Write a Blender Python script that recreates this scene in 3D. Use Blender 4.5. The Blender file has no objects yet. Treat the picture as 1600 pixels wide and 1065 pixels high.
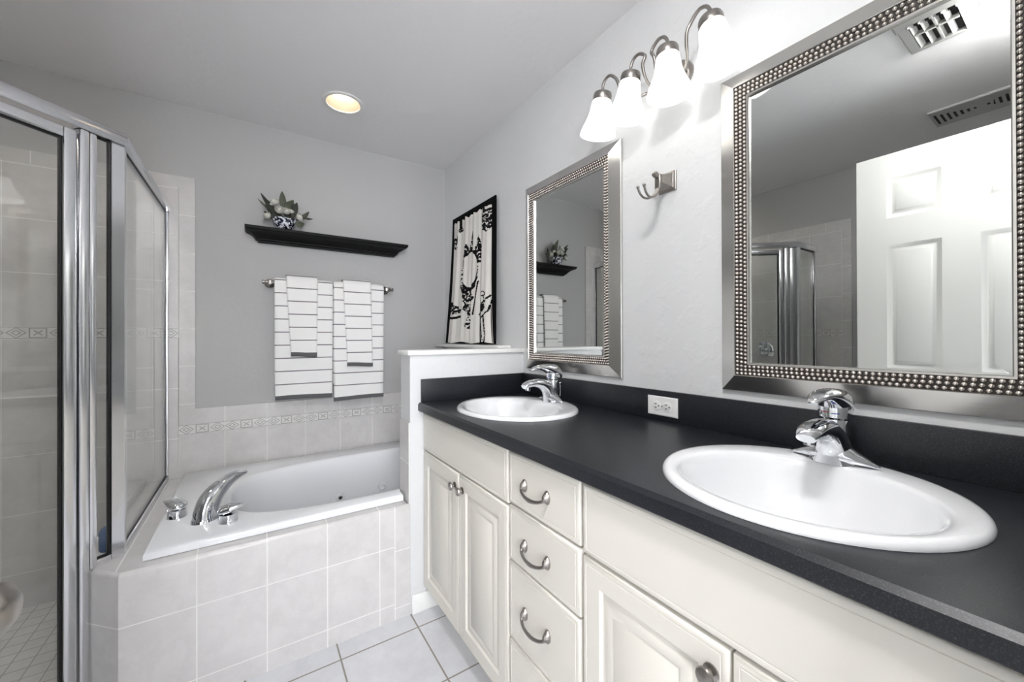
import bpy, bmesh, math, random
from mathutils import Vector, Matrix, noise
random.seed(7)
C = bpy.context.scene.collection
PI = math.pi
# ------------------------------------------------------------------ camera, world, exposure
H, D, YP, XP, XL = 2.44, 2.685, 1.684, -0.608, -2.485      # ceiling, back wall, half wall front, half wall end, left wall
ZC, ZB = 0.922, 1.025                                      # counter top, backsplash top
cam = bpy.data.cameras.new('camera'); cam_o = bpy.data.objects.new('camera', cam); C.objects.link(cam_o)
cam.sensor_width = 36.0; cam.lens = 613.6 / 1600 * 36; cam.shift_y = -7.45 / 1600; cam.clip_start = 0.01
fw = Vector((0.55142, 0.83422, 0.00316)); rt = Vector((0.83423, -0.55142, -0.00309)); up = rt.cross(fw)
M = Matrix((rt, up, -fw)).transposed().to_4x4(); M.translation = (-1.184, 0.0, 1.209)
cam_o.matrix_world = M
sc = bpy.context.scene; sc.camera = cam_o
sc.view_settings.view_transform = 'Standard'; sc.view_settings.look = 'None'
sc.view_settings.exposure = 2.05; sc.view_settings.gamma = 1.0; sc.view_settings.use_curve_mapping = False
w = bpy.data.worlds.new('world'); sc.world = w; w.use_nodes = True
w.node_tree.nodes['Background'].inputs[0].default_value = (1, 1, 1, 1)
w.node_tree.nodes['Background'].inputs[1].default_value = 0.5
SHADE_E, BULB_E, CAN_E, FILL_CAN_E, FILL_DOME_E, FILL_WINDOW_E = .30, .42, 2.6, 33.0, 28.0, 3.3    # what gives off light: shades, bulbs, tub downlight; added fill: shower downlight, dome, hall window

# ------------------------------------------------------------------ materials
def lin(c):
    return tuple((x / 12.92 if x <= .04045 else ((x + .055) / 1.055) ** 2.4) for x in [v / 255 for v in c]) + (1,)
def mat(name, col, rough=.5, metal=0., coat=0., emit=None, estr=0., bump=None, aniso=0., spec=.5):
    m = bpy.data.materials.new(name); m.use_nodes = True
    n = m.node_tree.nodes; b = n['Principled BSDF']
    b.inputs['Base Color'].default_value = lin(col); b.inputs['Roughness'].default_value = rough
    b.inputs['Metallic'].default_value = metal; b.inputs['Coat Weight'].default_value = coat
    b.inputs['Coat Roughness'].default_value = .05; b.inputs['Anisotropic'].default_value = aniso
    b.inputs['Specular IOR Level'].default_value = spec
    if emit: b.inputs['Emission Color'].default_value = lin(emit); b.inputs['Emission Strength'].default_value = estr
    if bump:
        sc_, st, det, stretch = bump
        tc = n.new('ShaderNodeTexCoord'); mp = n.new('ShaderNodeMapping'); mp.inputs['Scale'].default_value = stretch
        nz = n.new('ShaderNodeTexNoise'); nz.inputs['Scale'].default_value = sc_; nz.inputs['Detail'].default_value = det
        bp = n.new('ShaderNodeBump'); bp.inputs['Strength'].default_value = st; bp.inputs['Distance'].default_value = .004
        L = m.node_tree.links
        L.new(tc.outputs['Object'], mp.inputs[0]); L.new(mp.outputs[0], nz.inputs[0]); L.new(nz.outputs[0], bp.inputs['Height']); L.new(bp.outputs[0], b.inputs['Normal'])
    return m
class NT:
    def __init__(s, m): s.m = m; s.n = m.node_tree.nodes; s.L = m.node_tree.links; s.b = s.n['Principled BSDF']
    def math(s, op, a, b=None, c=None):
        k = s.n.new('ShaderNodeMath'); k.operation = op
        for i, x in enumerate((a, b, c)):
            if x is None: continue
            if isinstance(x, (int, float)): k.inputs[i].default_value = x
            else: s.L.new(x, k.inputs[i])
        return k.outputs[0]
    def xyz(s):
        tc = s.n.new('ShaderNodeTexCoord'); sp = s.n.new('ShaderNodeSeparateXYZ'); s.L.new(tc.outputs['Object'], sp.inputs[0])
        return tc.outputs['Object'], sp.outputs
    def mix(s, f, a, b):
        k = s.n.new('ShaderNodeMix'); k.data_type = 'RGBA'
        for sock, x in ((k.inputs[0], f), (k.inputs[6], a), (k.inputs[7], b)):
            if isinstance(x, (int, float)): sock.default_value = x
            elif isinstance(x, tuple): sock.default_value = x
            else: s.L.new(x, sock)
        return k.outputs[2]
    def noise(s, vec, scale, detail=4, rough=.6):
        k = s.n.new('ShaderNodeTexNoise'); k.inputs['Scale'].default_value = scale; k.inputs['Detail'].default_value = detail
        k.inputs['Roughness'].default_value = rough; s.L.new(vec, k.inputs[0]); return k.outputs[0]
    def ramp(s, f, lo, hi):
        k = s.n.new('ShaderNodeMapRange'); s.L.new(f, k.inputs[0]); k.inputs[1].default_value = lo; k.inputs[2].default_value = hi; return k.outputs[0]
    def edge(s, c, pitch, o, gw):
        fr = s.math('FRACT', s.math('DIVIDE', s.math('SUBTRACT', c, o - 100 * pitch), pitch))
        return s.math('GREATER_THAN', s.math('ABSOLUTE', s.math('SUBTRACT', fr, .5)), .5 - gw / (2 * pitch))
    def bump(s, h, st=.3, d=.002, inv=False):
        k = s.n.new('ShaderNodeBump'); k.inputs['Strength'].default_value = st; k.inputs['Distance'].default_value = d; k.invert = inv
        s.L.new(h, k.inputs['Height']); s.L.new(k.outputs[0], s.b.inputs['Normal'])
def tile(name, ua, va, pu, pv, u0, v0, gw=.004, a=(216, 214, 213), b=(207, 205, 204), g=(232, 231, 229), rough=.25, nscale=9):
    m = mat(name, a, rough); t = NT(m); vec, ax = t.xyz()
    f = None
    if pu: f = t.edge(ax['XYZ'.index(ua)], pu, u0, gw)
    if pv:
        f2 = t.edge(ax['XYZ'.index(va)], pv, v0, gw); f = f2 if f is None else t.math('MAXIMUM', f, f2)
    mo = t.ramp(t.noise(vec, nscale, 7, .65), .35, .7)
    vein = t.ramp(t.math('ABSOLUTE', t.math('SUBTRACT', t.noise(vec, nscale * .55, 8, .7), .5)), 0, .06)
    base = t.mix(mo, lin(a), lin(b)); base = t.mix(t.math('MULTIPLY', t.math('SUBTRACT', 1.0, vein), .22), base, lin(tuple(x - 16 for x in b)))
    t.L.new(t.mix(f, base, lin(g)), t.b.inputs['Base Color'])
    t.L.new(t.math('ADD', t.math('MULTIPLY', f, .45), rough), t.b.inputs['Roughness'])
    t.bump(f, .5, .0015, True)
    return m
def frieze(name, ua, u0, z0, z1, pitch=.0655):
    m = mat(name, (220, 219, 217), .3); t = NT(m); vec, ax = t.xyz()
    q = t.math('DIVIDE', t.math('SUBTRACT', ax['XYZ'.index(ua)], u0 - 60 * pitch), pitch)
    s_ = t.math('FRACT', q); cell = t.math('FLOOR', q)
    isrect = t.math('COMPARE', t.math('MODULO', cell, 3.0), 1.0, .1)
    v = t.math('DIVIDE', t.math('SUBTRACT', ax[2], z0), z1 - z0)
    au = t.math('ABSOLUTE', t.math('SUBTRACT', t.math('MULTIPLY', s_, 2.0), 1.0)); av = t.math('ABSOLUTE', t.math('SUBTRACT', t.math('MULTIPLY', v, 2.0), 1.0))
    dm = t.math('ADD', au, av); mx = t.math('MAXIMUM', au, av)
    def ring(d, lo, hi): return t.math('MULTIPLY', t.math('GREATER_THAN', d, lo), t.math('LESS_THAN', d, hi))
    dia = t.math('MAXIMUM', ring(dm, .8, .97), ring(dm, .32, .5))
    rec = t.math('MAXIMUM', ring(mx, .72, .86), t.math('MULTIPLY', ring(t.math('ABSOLUTE', t.math('SUBTRACT', au, av)), -.1, .12), t.math('LESS_THAN', mx, .45)))
    pat = t.math('ADD', t.math('MULTIPLY', isrect, rec), t.math('MULTIPLY', t.math('SUBTRACT', 1.0, isrect), dia))
    line = t.math('GREATER_THAN', av, .9); f = t.math('MAXIMUM', pat, line)
    t.L.new(t.mix(f, lin((222, 221, 219)), lin((170, 168, 166))), t.b.inputs['Base Color']); t.bump(f, .5, .001, True)
    return m
MT = {}
paint = lambda n, c, st=.25: mat(n, c, .6, bump=(38, st, 3, (1, 1, 1)), spec=.3)
MT['wall'] = paint('grey_wall_paint', (186, 186, 186)); MT['ceiling'] = paint('ceiling_paint', (240, 239, 240), .3)
def knockdown():
    m = mat('textured_grey_wall_paint', (220, 221, 222), .55, spec=.3); t = NT(m); vec, ax = t.xyz()
    t.bump(t.ramp(t.noise(vec, 17, 5, .55), .50, .62), .2, .003); return m
MT['rough_wall'] = knockdown()
MT['white'] = mat('white_trim_paint', (240, 240, 238), .35)
MT['door'] = mat('white_door_paint', (238, 238, 235), .38)
MT['cab'] = mat('cream_cabinet_foil', (226, 222, 213), .42)
MT['dark'] = mat('shadow_gap_brown', (120, 112, 100), .8)
MT['ceramic'] = mat('white_vitreous_china', (240, 241, 243), .12, coat=.6)
MT['acrylic'] = mat('white_tub_acrylic', (240, 242, 245), .18, coat=.4)
MT['chrome'] = mat('polished_chrome', (228, 230, 233), .05, 1.)
MT['alum'] = mat('bright_aluminium_frame', (232, 233, 236), .2, 1.)
MT['nickel'] = mat('brushed_nickel', (158, 153, 148), .3, 1.)
MT['silver'] = mat('brushed_silver_frame', (205, 203, 199), .24, 1., bump=(40, .12, 3, (1, .05, .05)))
MT['bead'] = mat('antique_silver_beads', (206, 200, 193), .22, 1.)
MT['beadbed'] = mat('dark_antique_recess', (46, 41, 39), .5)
MT['mirror'] = mat('silvered_glass', (205, 207, 205), .0, 1.)
MT['gasket'] = mat('black_rubber_gasket', (12, 12, 14), .5)
MT['blackwood'] = mat('black_painted_wood', (9, 9, 10), .55, spec=.25)
MT['plastic'] = mat('white_plastic', (243, 243, 242), .35); MT['slot'] = mat('dark_slot', (30, 30, 30), .6)
MT['grey_metal'] = mat('grille_white', (186, 185, 183), .5); MT['grille_dark'] = mat('grille_dark_void', (52, 50, 48), .9)
MT['red'] = mat('red_mark', (196, 40, 60), .4); MT['blue'] = mat('blue_mark', (50, 90, 190), .4)
MT['blue_plastic'] = mat('blue_bottle_plastic', (44, 82, 132), .25); MT['clear_cap'] = mat('pale_cap_plastic', (205, 215, 222), .3)
MT['towel'] = None
def towel_mat(name, z0):
    m = mat(name, (244, 243, 242), .95, spec=.1); t = NT(m); vec, ax = t.xyz()
    fr = t.math('FRACT', t.math('DIVIDE', t.math('SUBTRACT', ax[2], z0 - 7.45), .0745))
    f = t.math('LESS_THAN', t.math('ABSOLUTE', t.math('SUBTRACT', fr, .5)), .036)
    t.L.new(t.mix(f, lin((244, 243, 242)), lin((112, 111, 112))), t.b.inputs['Base Color'])
    t.bump(t.noise(vec, 420, 2), .5, .002); return m
MT['hem'] = mat('grey_towel_hem', (98, 98, 100), .95, bump=(300, .5, 2, (1, 1, 1)))
def counter_mat():
    m = mat('black_speckled_laminate', (38, 40, 43), .36, spec=.42); t = NT(m); vec, ax = t.xyz()
    sp = t.ramp(t.noise(vec, 520, 3, .7), .54, .74); big = t.ramp(t.noise(vec, 30, 4), .4, .8)
    c = t.mix(t.math('MULTIPLY', sp, .55), lin((27, 28, 33)), lin((96, 101, 110))); c = t.mix(t.math('MULTIPLY', big, .25), c, lin((42, 44, 48)))
    t.L.new(c, t.b.inputs['Base Color']); t.bump(t.noise(vec, 260, 2), .12, .001); return m
MT['counter'] = counter_mat()
def china():
    m = mat('blue_white_china', (235, 236, 242), .15, coat=.4); t = NT(m); vec, ax = t.xyz()
    f = t.math('GREATER_THAN', t.noise(vec, 78, 3, .6), .48)
    t.L.new(t.mix(f, lin((228, 230, 238)), lin((16, 19, 44))), t.b.inputs['Base Color']); return m
MT['china'] = china()
MT['petal'] = mat('ivory_rose_petal', (218, 217, 208), .7); MT['leaf'] = mat('grey_green_leaf', (84, 90, 74), .6); MT['leaf2'] = mat('dark_green_leaf', (48, 52, 42), .6)
MT['cloth'] = mat('ivory_curtain_cotton', (226, 223, 218), .9, spec=.1); MT['ink'] = mat('black_curtain_print', (24, 23, 24), .9, spec=.1)
MT['blackcloth'] = mat('black_curtain_cotton', (13, 13, 14), .95, spec=.1); MT['brown'] = mat('brown_hem', (84, 74, 62), .9)
def glass():
    m = bpy.data.materials.new('clear_shower_glass'); m.use_nodes = True; n = m.node_tree.nodes; n.remove(n['Principled BSDF'])
    tr = n.new('ShaderNodeBsdfTransparent'); tr.inputs[0].default_value = (.965, .975, .97, 1)
    gl = n.new('ShaderNodeBsdfGlossy'); gl.inputs[0].default_value = (1, 1, 1, 1); gl.inputs['Roughness'].default_value = 0
    ge = n.new('ShaderNodeNewGeometry'); dt = n.new('ShaderNodeVectorMath'); dt.operation = 'DOT_PRODUCT'; mx = n.new('ShaderNodeMixShader'); L = m.node_tree.links
    L.new(ge.outputs['Normal'], dt.inputs[0]); L.new(ge.outputs['Incoming'], dt.inputs[1]); prev = dt.outputs['Value']
    for op, c in (('ABSOLUTE', None), ('SUBTRACT', 1.0), ('POWER', 5.0), ('MULTIPLY_ADD', .96)):     # Schlick reflectance of a thin pane
        k = n.new('ShaderNodeMath'); k.operation = op
        if op == 'SUBTRACT': k.inputs[0].default_value = c; L.new(prev, k.inputs[1])
        else:
            L.new(prev, k.inputs[0])
            if c: k.inputs[1].default_value = c
            if op == 'MULTIPLY_ADD': k.inputs[2].default_value = .04
        prev = k.outputs[0]
    L.new(prev, mx.inputs[0]); L.new(tr.outputs[0], mx.inputs[1]); L.new(gl.outputs[0], mx.inputs[2]); L.new(mx.outputs[0], n['Material Output'].inputs[0])
    return m
MT['glass'] = glass()
MT['shade'] = mat('opal_glass_shade_lit', (250, 250, 248), .3, emit=(255, 254, 251), estr=SHADE_E)
MT['bulb'] = mat('lamp_bulb_lit', (255, 250, 240), .4, emit=(255, 251, 245), estr=BULB_E)
MT['can'] = mat('downlight_lens_lit', (255, 244, 230), .4, emit=(255, 243, 226), estr=CAN_E)
MT['dome'] = mat('fill_dome_glass_lit', (250, 250, 250), .4, emit=(255, 254, 253), estr=FILL_DOME_E)
MT['fill_can'] = mat('fill_downlight_lens_lit', (255, 250, 245), .4, emit=(255, 250, 244), estr=FILL_CAN_E)
MT['pane'] = mat('fill_window_glow', (250, 252, 255), .3, emit=(249, 251, 255), estr=FILL_WINDOW_E)
MT['floor'] = tile('floor_tile', 'X', 'Y', .3, .3, -.607, 1.591, .006, (224, 225, 229), (213, 214, 219), (150, 144, 136), .3, 6)
MT['floor_s'] = tile('shower_mosaic', 'X', 'Y', .062, .062, -1.5, 2.685, .004, (214, 213, 210), (206, 205, 202), (168, 166, 162), .4, 9)
MT['apron'] = tile('apron_tile', 'X', 'Z', .2005, .2445, -1.343, .313)
MT['apron_end'] = tile('apron_end_tile', 'X', 'Z', .2, .2445, -.475, .293)
MT['stub'] = tile('stub_tile', 'X', 'Z', None, .2445, 0, .313)
MT['deck_top'] = tile('deck_tile', 'X', 'Y', .2005, None, -1.343, 0)
MT['ledge'] = tile('ledge_tile', 'Y', 'Z', .2, .2445, 2.685, .313)
MT['surround'] = tile('surround_tile', 'X', 'Z', .1965, .4, -1.507, .703)
MT['side_sur'] = tile('side_surround_tile', 'Y', 'Z', .2, .2, 1.684, .656)
MT['strip'] = tile('strip_tile', 'X', 'Z', None, .199, 0, 1.26)
MT['topstrip'] = tile('topstrip_tile', 'X', 'Z', .2, None, -2.02, 0)
MT['sh_low'] = tile('shower_tile_low', 'X', 'Z', .2, .262, -1.505, 1.21)
MT['sh_high'] = tile('shower_tile_high', 'X', 'Z', .2, .2435, -1.505, 1.263)
MT['shl_low'] = tile('shower_left_tile_low', 'Y', 'Z', .2, .262, 1.074, 1.21)
MT['shl_high'] = tile('shower_left_tile_high', 'Y', 'Z', .2, .2435, 1.074, 1.263)
MT['stripl'] = tile('strip_left_tile', 'Y', 'Z', None, .199, 0, 1.328)
MT['topl'] = tile('topstrip_left_tile', 'Y', 'Z', .2, None, 1.17, 0)
MT['fz_tub'] = frieze('tub_frieze_tile', 'X', -1.507, .703, .753); MT['fz_sh'] = frieze('shower_frieze_tile', 'X', -1.505, 1.21, 1.263)
MT['fz_l'] = frieze('shower_left_frieze_tile', 'Y', 1.074, 1.21, 1.263)

# ------------------------------------------------------------------ mesh helpers (all in world coordinates; obj() shifts to the parent)
def bx(bm, x0, x1, y0, y1, z0, z1, bev=0, seg=2):
    vs = [bm.verts.new((x, y, z)) for x in (x0, x1) for y in (y0, y1) for z in (z0, z1)]
    fs = [bm.faces.new([vs[i] for i in q]) for q in ((0, 1, 3, 2), (4, 6, 7, 5), (0, 4, 5, 1), (2, 3, 7, 6), (0, 2, 6, 4), (1, 5, 7, 3))]
    if bev:
        es = list({e for f in fs for e in f.edges}); bmesh.ops.bevel(bm, geom=es, offset=bev, segments=seg, affect='EDGES', profile=.5)
def box(*a, **k): bm = bmesh.new(); bx(bm, *a, **k); return bm
def prism(bm, poly, z0, z1):
    a = [bm.verts.new((x, y, z0)) for x, y in poly]; b = [bm.verts.new((x, y, z1)) for x, y in poly]
    bm.faces.new(a[::-1]); bm.faces.new(b); n = len(poly)
    for i in range(n): bm.faces.new((a[i], a[(i + 1) % n], b[(i + 1) % n], b[i]))
def bridge(bm, rows, closed=True, cap0=False, cap1=False):
    L = [[bm.verts.new(p) for p in r] for r in rows]; n = len(L[0])
    for A, B in zip(L, L[1:]):
        for i in range(n if closed else n - 1):
            try: bm.faces.new((A[i], A[(i + 1) % n], B[(i + 1) % n], B[i]))
            except ValueError: pass
    if cap0: bm.faces.new(L[0][::-1])
    if cap1: bm.faces.new(L[-1])
    return L
def lathe(bm, prof, c, axis=(0, 0, 1), seg=28, cap0=False, cap1=False, sx=1., sy=1.):
    q = Vector((0, 0, 1)).rotation_difference(Vector(axis)).to_matrix(); c = Vector(c)
    bridge(bm, [[c + q @ Vector((r * sx * math.cos(2 * PI * i / seg), r * sy * math.sin(2 * PI * i / seg), z)) for i in range(seg)] for r, z in prof], True, cap0, cap1)
def spline(pts, n=6):
    P = [Vector(p) for p in pts]; out = []
    for i in range(len(P) - 1):
        p0, p1, p2, p3 = P[max(i - 1, 0)], P[i], P[i + 1], P[min(i + 2, len(P) - 1)]
        for k in range(n):
            t = k / n
            out.append(.5 * ((2 * p1) + (p2 - p0) * t + (2 * p0 - 5 * p1 + 4 * p2 - p3) * t * t + (3 * p1 - p0 - 3 * p2 + p3) * t ** 3))
    out.append(P[-1]); return out
def tube(bm, pts, rad, seg=12, side=None, n=5, cap=True, sq=2.0):
    """swept tube; rad: number or list of numbers or (side, up) pairs, interpolated along the control points"""
    m = len(pts)
    R = [r if isinstance(r, tuple) else (r, r) for r in (rad if isinstance(rad, list) else [rad] * m)]
    path = spline(pts, n) if n > 1 else [Vector(p) for p in pts]; rows = []
    prev = Vector(side) if side else None
    for i, p in enumerate(path):
        t = (path[min(i + 1, len(path) - 1)] - path[max(i - 1, 0)]).normalized()
        if prev is None: prev = t.orthogonal()
        sd = (prev - t * prev.dot(t)).normalized(); prev = sd if not side else Vector(side); u = t.cross(sd)
        f = i / max(n if n > 1 else 1, 1); k = min(int(f), m - 2); f -= k
        a = R[k][0] * (1 - f) + R[k + 1][0] * f; b = R[k][1] * (1 - f) + R[k + 1][1] * f
        row = []
        for j in range(seg):
            th = 2 * PI * j / seg; cx, sx = math.cos(th), math.sin(th)
            row.append(p + sd * a * math.copysign(abs(cx) ** (2 / sq), cx) + u * b * math.copysign(abs(sx) ** (2 / sq), sx))
        rows.append(row)
    bridge(bm, rows, True, cap, cap)
def sweep(bm, path, prof, closed=False):
    """mitred sweep of profile (offset to the left, z) along an x,y path"""
    n = len(path); rows = []
    for i in range(n):
        p = Vector(path[i]); d0 = (p - Vector(path[i - 1])).normalized() if (i > 0 or closed) else None
        d1 = (Vector(path[(i + 1) % n]) - p).normalized() if (i < n - 1 or closed) else None
        d0 = d0 or d1; d1 = d1 or d0
        n0 = Vector((-d0.y, d0.x)); n1 = Vector((-d1.y, d1.x)); mt = (n0 + n1).normalized(); s = 1 / max(mt.dot(n0), .3)
        rows.append([(p.x + mt.x * o * s, p.y + mt.y * o * s, z) for o, z in prof])
    bridge(bm, rows, True, True, True)
def nested(bm, f, u0, u1, v0, v1, prof, cap=True):
    """rectangle loops, each (inset, depth), joined; f(u, v, depth) -> point"""
    bridge(bm, [[f(u0 + i, v0 + i, d), f(u1 - i, v0 + i, d), f(u1 - i, v1 - i, d), f(u0 + i, v1 - i, d)] for i, d in prof], True, False, cap)
def sphere(bm, c, r, seg=12, rings=7, s=(1, 1, 1)):
    bridge(bm, [[(c[0] + s[0] * r * math.sin(PI * k / rings) * math.cos(2 * PI * i / seg), c[1] + s[1] * r * math.sin(PI * k / rings) * math.sin(2 * PI * i / seg), c[2] + s[2] * r * math.cos(PI * k / rings)) for i in range(seg)] for k in [.15] + list(range(1, rings)) + [rings - .15]], True, True, True)
def wloc(o):
    v = Vector((0, 0, 0))
    while o: v += o.location; o = o.parent
    return v
def obj(name, bm, m, parent=None, ang=40, flip=True, loc=None):
    if flip: bmesh.ops.recalc_face_normals(bm, faces=bm.faces)
    base = wloc(parent) if parent else Vector(loc or (0, 0, 0))
    bmesh.ops.translate(bm, verts=bm.verts, vec=-base)
    me = bpy.data.meshes.new(name); bm.to_mesh(me); bm.free()
    for k in (m if isinstance(m, list) else [m]): me.materials.append(k)
    me.polygons.foreach_set('use_smooth', [True] * len(me.polygons)); me.set_sharp_from_angle(angle=math.radians(ang))
    o = bpy.data.objects.new(name, me); C.objects.link(o); o.parent = parent
    if not parent: o.location = base
    return o
def tag(o, label, cat, group=None):
    o['label'] = label; o['category'] = cat
    if group: o['group'] = group
    return o
def thing(name, label, cat, loc, group=None):
    o = bpy.data.objects.new(name, None); C.objects.link(o); o.location = loc; o.empty_display_size = .05
    return tag(o, label, cat, group)
def struct(name, bm, m, parent=None, label=None, cat=None, **k):
    o = obj(name, bm, m, parent, **k)
    if not parent: o['kind'] = 'structure'
    if label: o['label'] = label
    if cat: o['category'] = cat
    return o
def dup(root, loc, label, group=None):
    r = root.copy(); C.objects.link(r); r.location = loc; r['label'] = label
    if group: r['group'] = group
    for ch in list(root.children):
        c = ch.copy(); C.objects.link(c); c.parent = r
        for g in ch.children: d = g.copy(); C.objects.link(d); d.parent = c
    return r

# ------------------------------------------------------------------ setting
T = .12
struct('floor', box(XL - T, T, -2.2, D + T, -.1, 0), MT['floor'], label='pale square floor tiles with grey grout lines', cat='floor')
CAN, FILL_CAN = (-.785, 2.2), (-2.05, 1.95)
def ceiling():
    bm = bmesh.new(); R = .085; N = 32
    out = [bm.verts.new((x, y, H)) for x, y in ((XL - T, -2.2), (T, -2.2), (T, D + T), (XL - T, D + T))]
    ci, cj = [[bm.verts.new((c[0] + R * math.cos(2 * PI * i / N), c[1] + R * math.sin(2 * PI * i / N), H)) for i in range(N)] for c in (CAN, FILL_CAN)]
    es = [bm.edges.new((l[i], l[(i + 1) % len(l)])) for l in (out, ci, cj) for i in range(len(l))]
    bmesh.ops.triangle_fill(bm, edges=es, use_beauty=True)
    r = bmesh.ops.extrude_face_region(bm, geom=list(bm.faces))
    bmesh.ops.translate(bm, verts=[v for v in r['geom'] if isinstance(v, bmesh.types.BMVert)], vec=(0, 0, .14)); return bm
struct('ceiling', ceiling(), MT['ceiling'], label='plain grey white ceiling', cat='ceiling')
struct('wall_right', box(0, T, -2.2, D + T, 0, H), MT['rough_wall'], label='textured pale grey wall behind the vanity mirrors', cat='wall')
struct('wall_back', box(XL - T, 0, D, D + T, 0, H), MT['wall'], label='grey painted wall behind the bathtub', cat='wall')
struct('wall_left', box(XL - T, XL, -2.2, D, 0, H), MT['wall'], label='grey painted wall on the shower side', cat='wall')
def near():
    bm = bmesh.new(); bx(bm, XL, -1.54, -.17, -.05, 0, H); bx(bm, -.72, 0, -.17, -.05, 0, H); bx(bm, -1.54, -.72, -.17, -.05, 2.14, H); return bm
struct('wall_near', near(), MT['wall'])
struct('wall_hall', box(XL, 0, -2.3, -2.2, 0, H), MT['white'])
win = struct('fill_window', box(-2.42, -1.0, -2.2, -2.17, .55, 2.2), MT['white'])  # added, never in view: its glowing pane sends fill light through the doorway
win['label'] = 'added glowing window in the unseen hall, for fill light'
obj('pane', box(-2.37, -1.05, -2.172, -2.165, .6, 2.15), MT['pane'], win)
struct('wall_half', box(XP, 0, YP, YP + .125, 0, 1.131), MT['rough_wall'], label='white half wall between vanity and bathtub', cat='wall')
struct('trim_1', box(XP - .013, -.0005, YP - .014, YP + .14, 1.131, 1.153, bev=.005), MT['white'], label='white painted cap board on the half wall', cat='cap board')
struct('baseboard_front', box(XP + .003, -.475, YP - .013, YP, 0, .082, bev=.004), MT['white'], label='white baseboard at the foot of the half wall', cat='baseboard')
# window sill under the curtain
def sill():
    bm = bmesh.new(); bx(bm, -.085, -.0005, 1.8, 2.665, 1.146, 1.166, bev=.005); bx(bm, -.018, -.0005, 1.87, 2.6, 1.09, 1.146, bev=.004); return bm
struct('trim_2', sill(), MT['white'], label='cream window sill under the toile curtain', cat='window sill')
# door casing in the near wall
def casing():
    bm = bmesh.new(); bx(bm, -1.6, -1.54, -.05, -.036, 0, 2.2, bev=.004); bx(bm, -.72, -.66, -.05, -.036, 0, 2.2, bev=.004); bx(bm, -1.54, -.72, -.05, -.036, 2.14, 2.2, bev=.004); return bm
struct('trim_3', casing(), MT['white'])
# tiled wall areas
def slabs(name, parts, lab):
    r = None
    for nm, a, m in parts:
        o = struct(nm if r else name, box(*a), m, r)
        if not r: r = o; r['label'] = lab; r['category'] = 'wall tile'
    return r
TH = .009
slabs('wall_back_tile', [('field', (-1.507, -.001, D - TH, D - .0005, .02, .703), MT['surround']),
    ('frieze', (-1.507, -.001, D - TH - .001, D - .0005, .703, .753), MT['fz_tub']),
    ('tile_row', (-1.439, -.001, D - TH, D - .0005, .753, .835), tile('surround_top', 'X', 'Z', .1965, None, -1.507, 0)),
    ('edge_strip', (-1.505, -1.439, D - TH, D - .0005, .753, 2.0), MT['strip']),
    ('top_strip', (XL + .0095, -1.439, D - TH, D - .0005, 2.0, 2.06), MT['topstrip']),
    ('shower_field', (XL + .0095, -1.508, D - TH, D - .0005, .002, 1.21), MT['sh_low']),
    ('shower_frieze', (XL + .0095, -1.506, D - TH - .001, D - .0005, 1.21, 1.263), MT['fz_sh']),
    ('shower_upper_field', (XL + .0095, -1.506, D - TH, D - .0005, 1.263, 2.0), MT['sh_high'])], 'pale marbled wall tile with a diamond frieze behind tub and shower')
slabs('wall_left_tile', [('field', (XL + .0005, XL + TH, 1.074, D - .0005, .002, 1.21), MT['shl_low']),
    ('frieze', (XL + .0005, XL + TH + .001, 1.074, D - .0105, 1.21, 1.263), MT['fz_l']),
    ('upper_field', (XL + .0005, XL + TH, 1.074, D - .0005, 1.263, 2.01), MT['shl_high']),
    ('edge_strip', (XL + .0005, XL + TH, 1.018, 1.074, .002, 2.01), MT['stripl']),
    ('top_strip', (XL + .0005, XL + TH, 1.018, D - .0005, 2.01, 2.07), MT['topl'])], 'pale marbled tile on the shower side wall')
slabs('wall_half_tile', [('field', (XP - .006, XP - .0005, YP + .001, YP + .125, .481, .836), MT['side_sur'])], 'narrow pale tile on the tub end of the half wall')
# tiled tub deck with a clipped shower corner
tub_c = (-.665, 2.14); TA, TB = .60, .335        # bathtub opening
def superell(cx, cy, a, b, z, n=64, e=3.2, cut=None):
    out = []
    for i in range(n):
        t = 2 * PI * i / n; c, s = math.cos(t), math.sin(t); ee = 2 / e
        out.append(Vector((cx + a * math.copysign(abs(c) ** ee, c), cy + b * math.copysign(abs(s) ** ee, s), z)))
    return out
P1, P2, P3 = (-1.53, YP), (-1.60, 1.755), (-1.66, 1.815)
deck = thing('tub_deck', 'pale tiled deck boxed in around the white bathtub', 'tub deck', (-1.0, 2.1, 0))
def deck_top():
    bm = bmesh.new(); zt = .481
    outer = [(XP - .0095, YP + .01), (XP - .0095, YP + .1255), (-.0015, YP + .1255), (-.0015, D - TH - .0015), (-1.66, D - TH - .0015), P3, (-1.607 + .012, 1.755 + .007), (-1.53 + .004, YP + .01)]
    a = [bm.verts.new((x, y, zt)) for x, y in outer]; b = [bm.verts.new((x, y, zt)) for x, y in ((-1.44, 1.765), (-.635, 1.765), (-.635, 1.825), (-.03, 1.825), (-.03, 2.61), (-1.44, 2.61))]
    es = [bm.edges.new((l[i], l[(i + 1) % len(l)])) for l in (a, b) for i in range(len(l))]
    bmesh.ops.triangle_fill(bm, edges=es, use_beauty=True)
    r = bmesh.ops.extrude_face_region(bm, geom=list(bm.faces))
    bmesh.ops.translate(bm, verts=[v for v in r['geom'] if isinstance(v, bmesh.types.BMVert)], vec=(0, 0, -.02)); return bm
obj('deck_top', deck_top(), MT['deck_top'], deck)
bm = bmesh.new()
bridge(bm, [[(p[0], p[1], z) for p in (P1, (-.679, YP))] for z in (0, .467)] + [[(P1[0] + .001, P1[1] + .003, .476), (-.679, YP + .003, .476)], [(P1[0] + .004, P1[1] + .01, .481), (-.679, YP + .01, .481)]], False)
obj('apron', bm, MT['apron'], deck, flip=False)
bm = bmesh.new()
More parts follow.
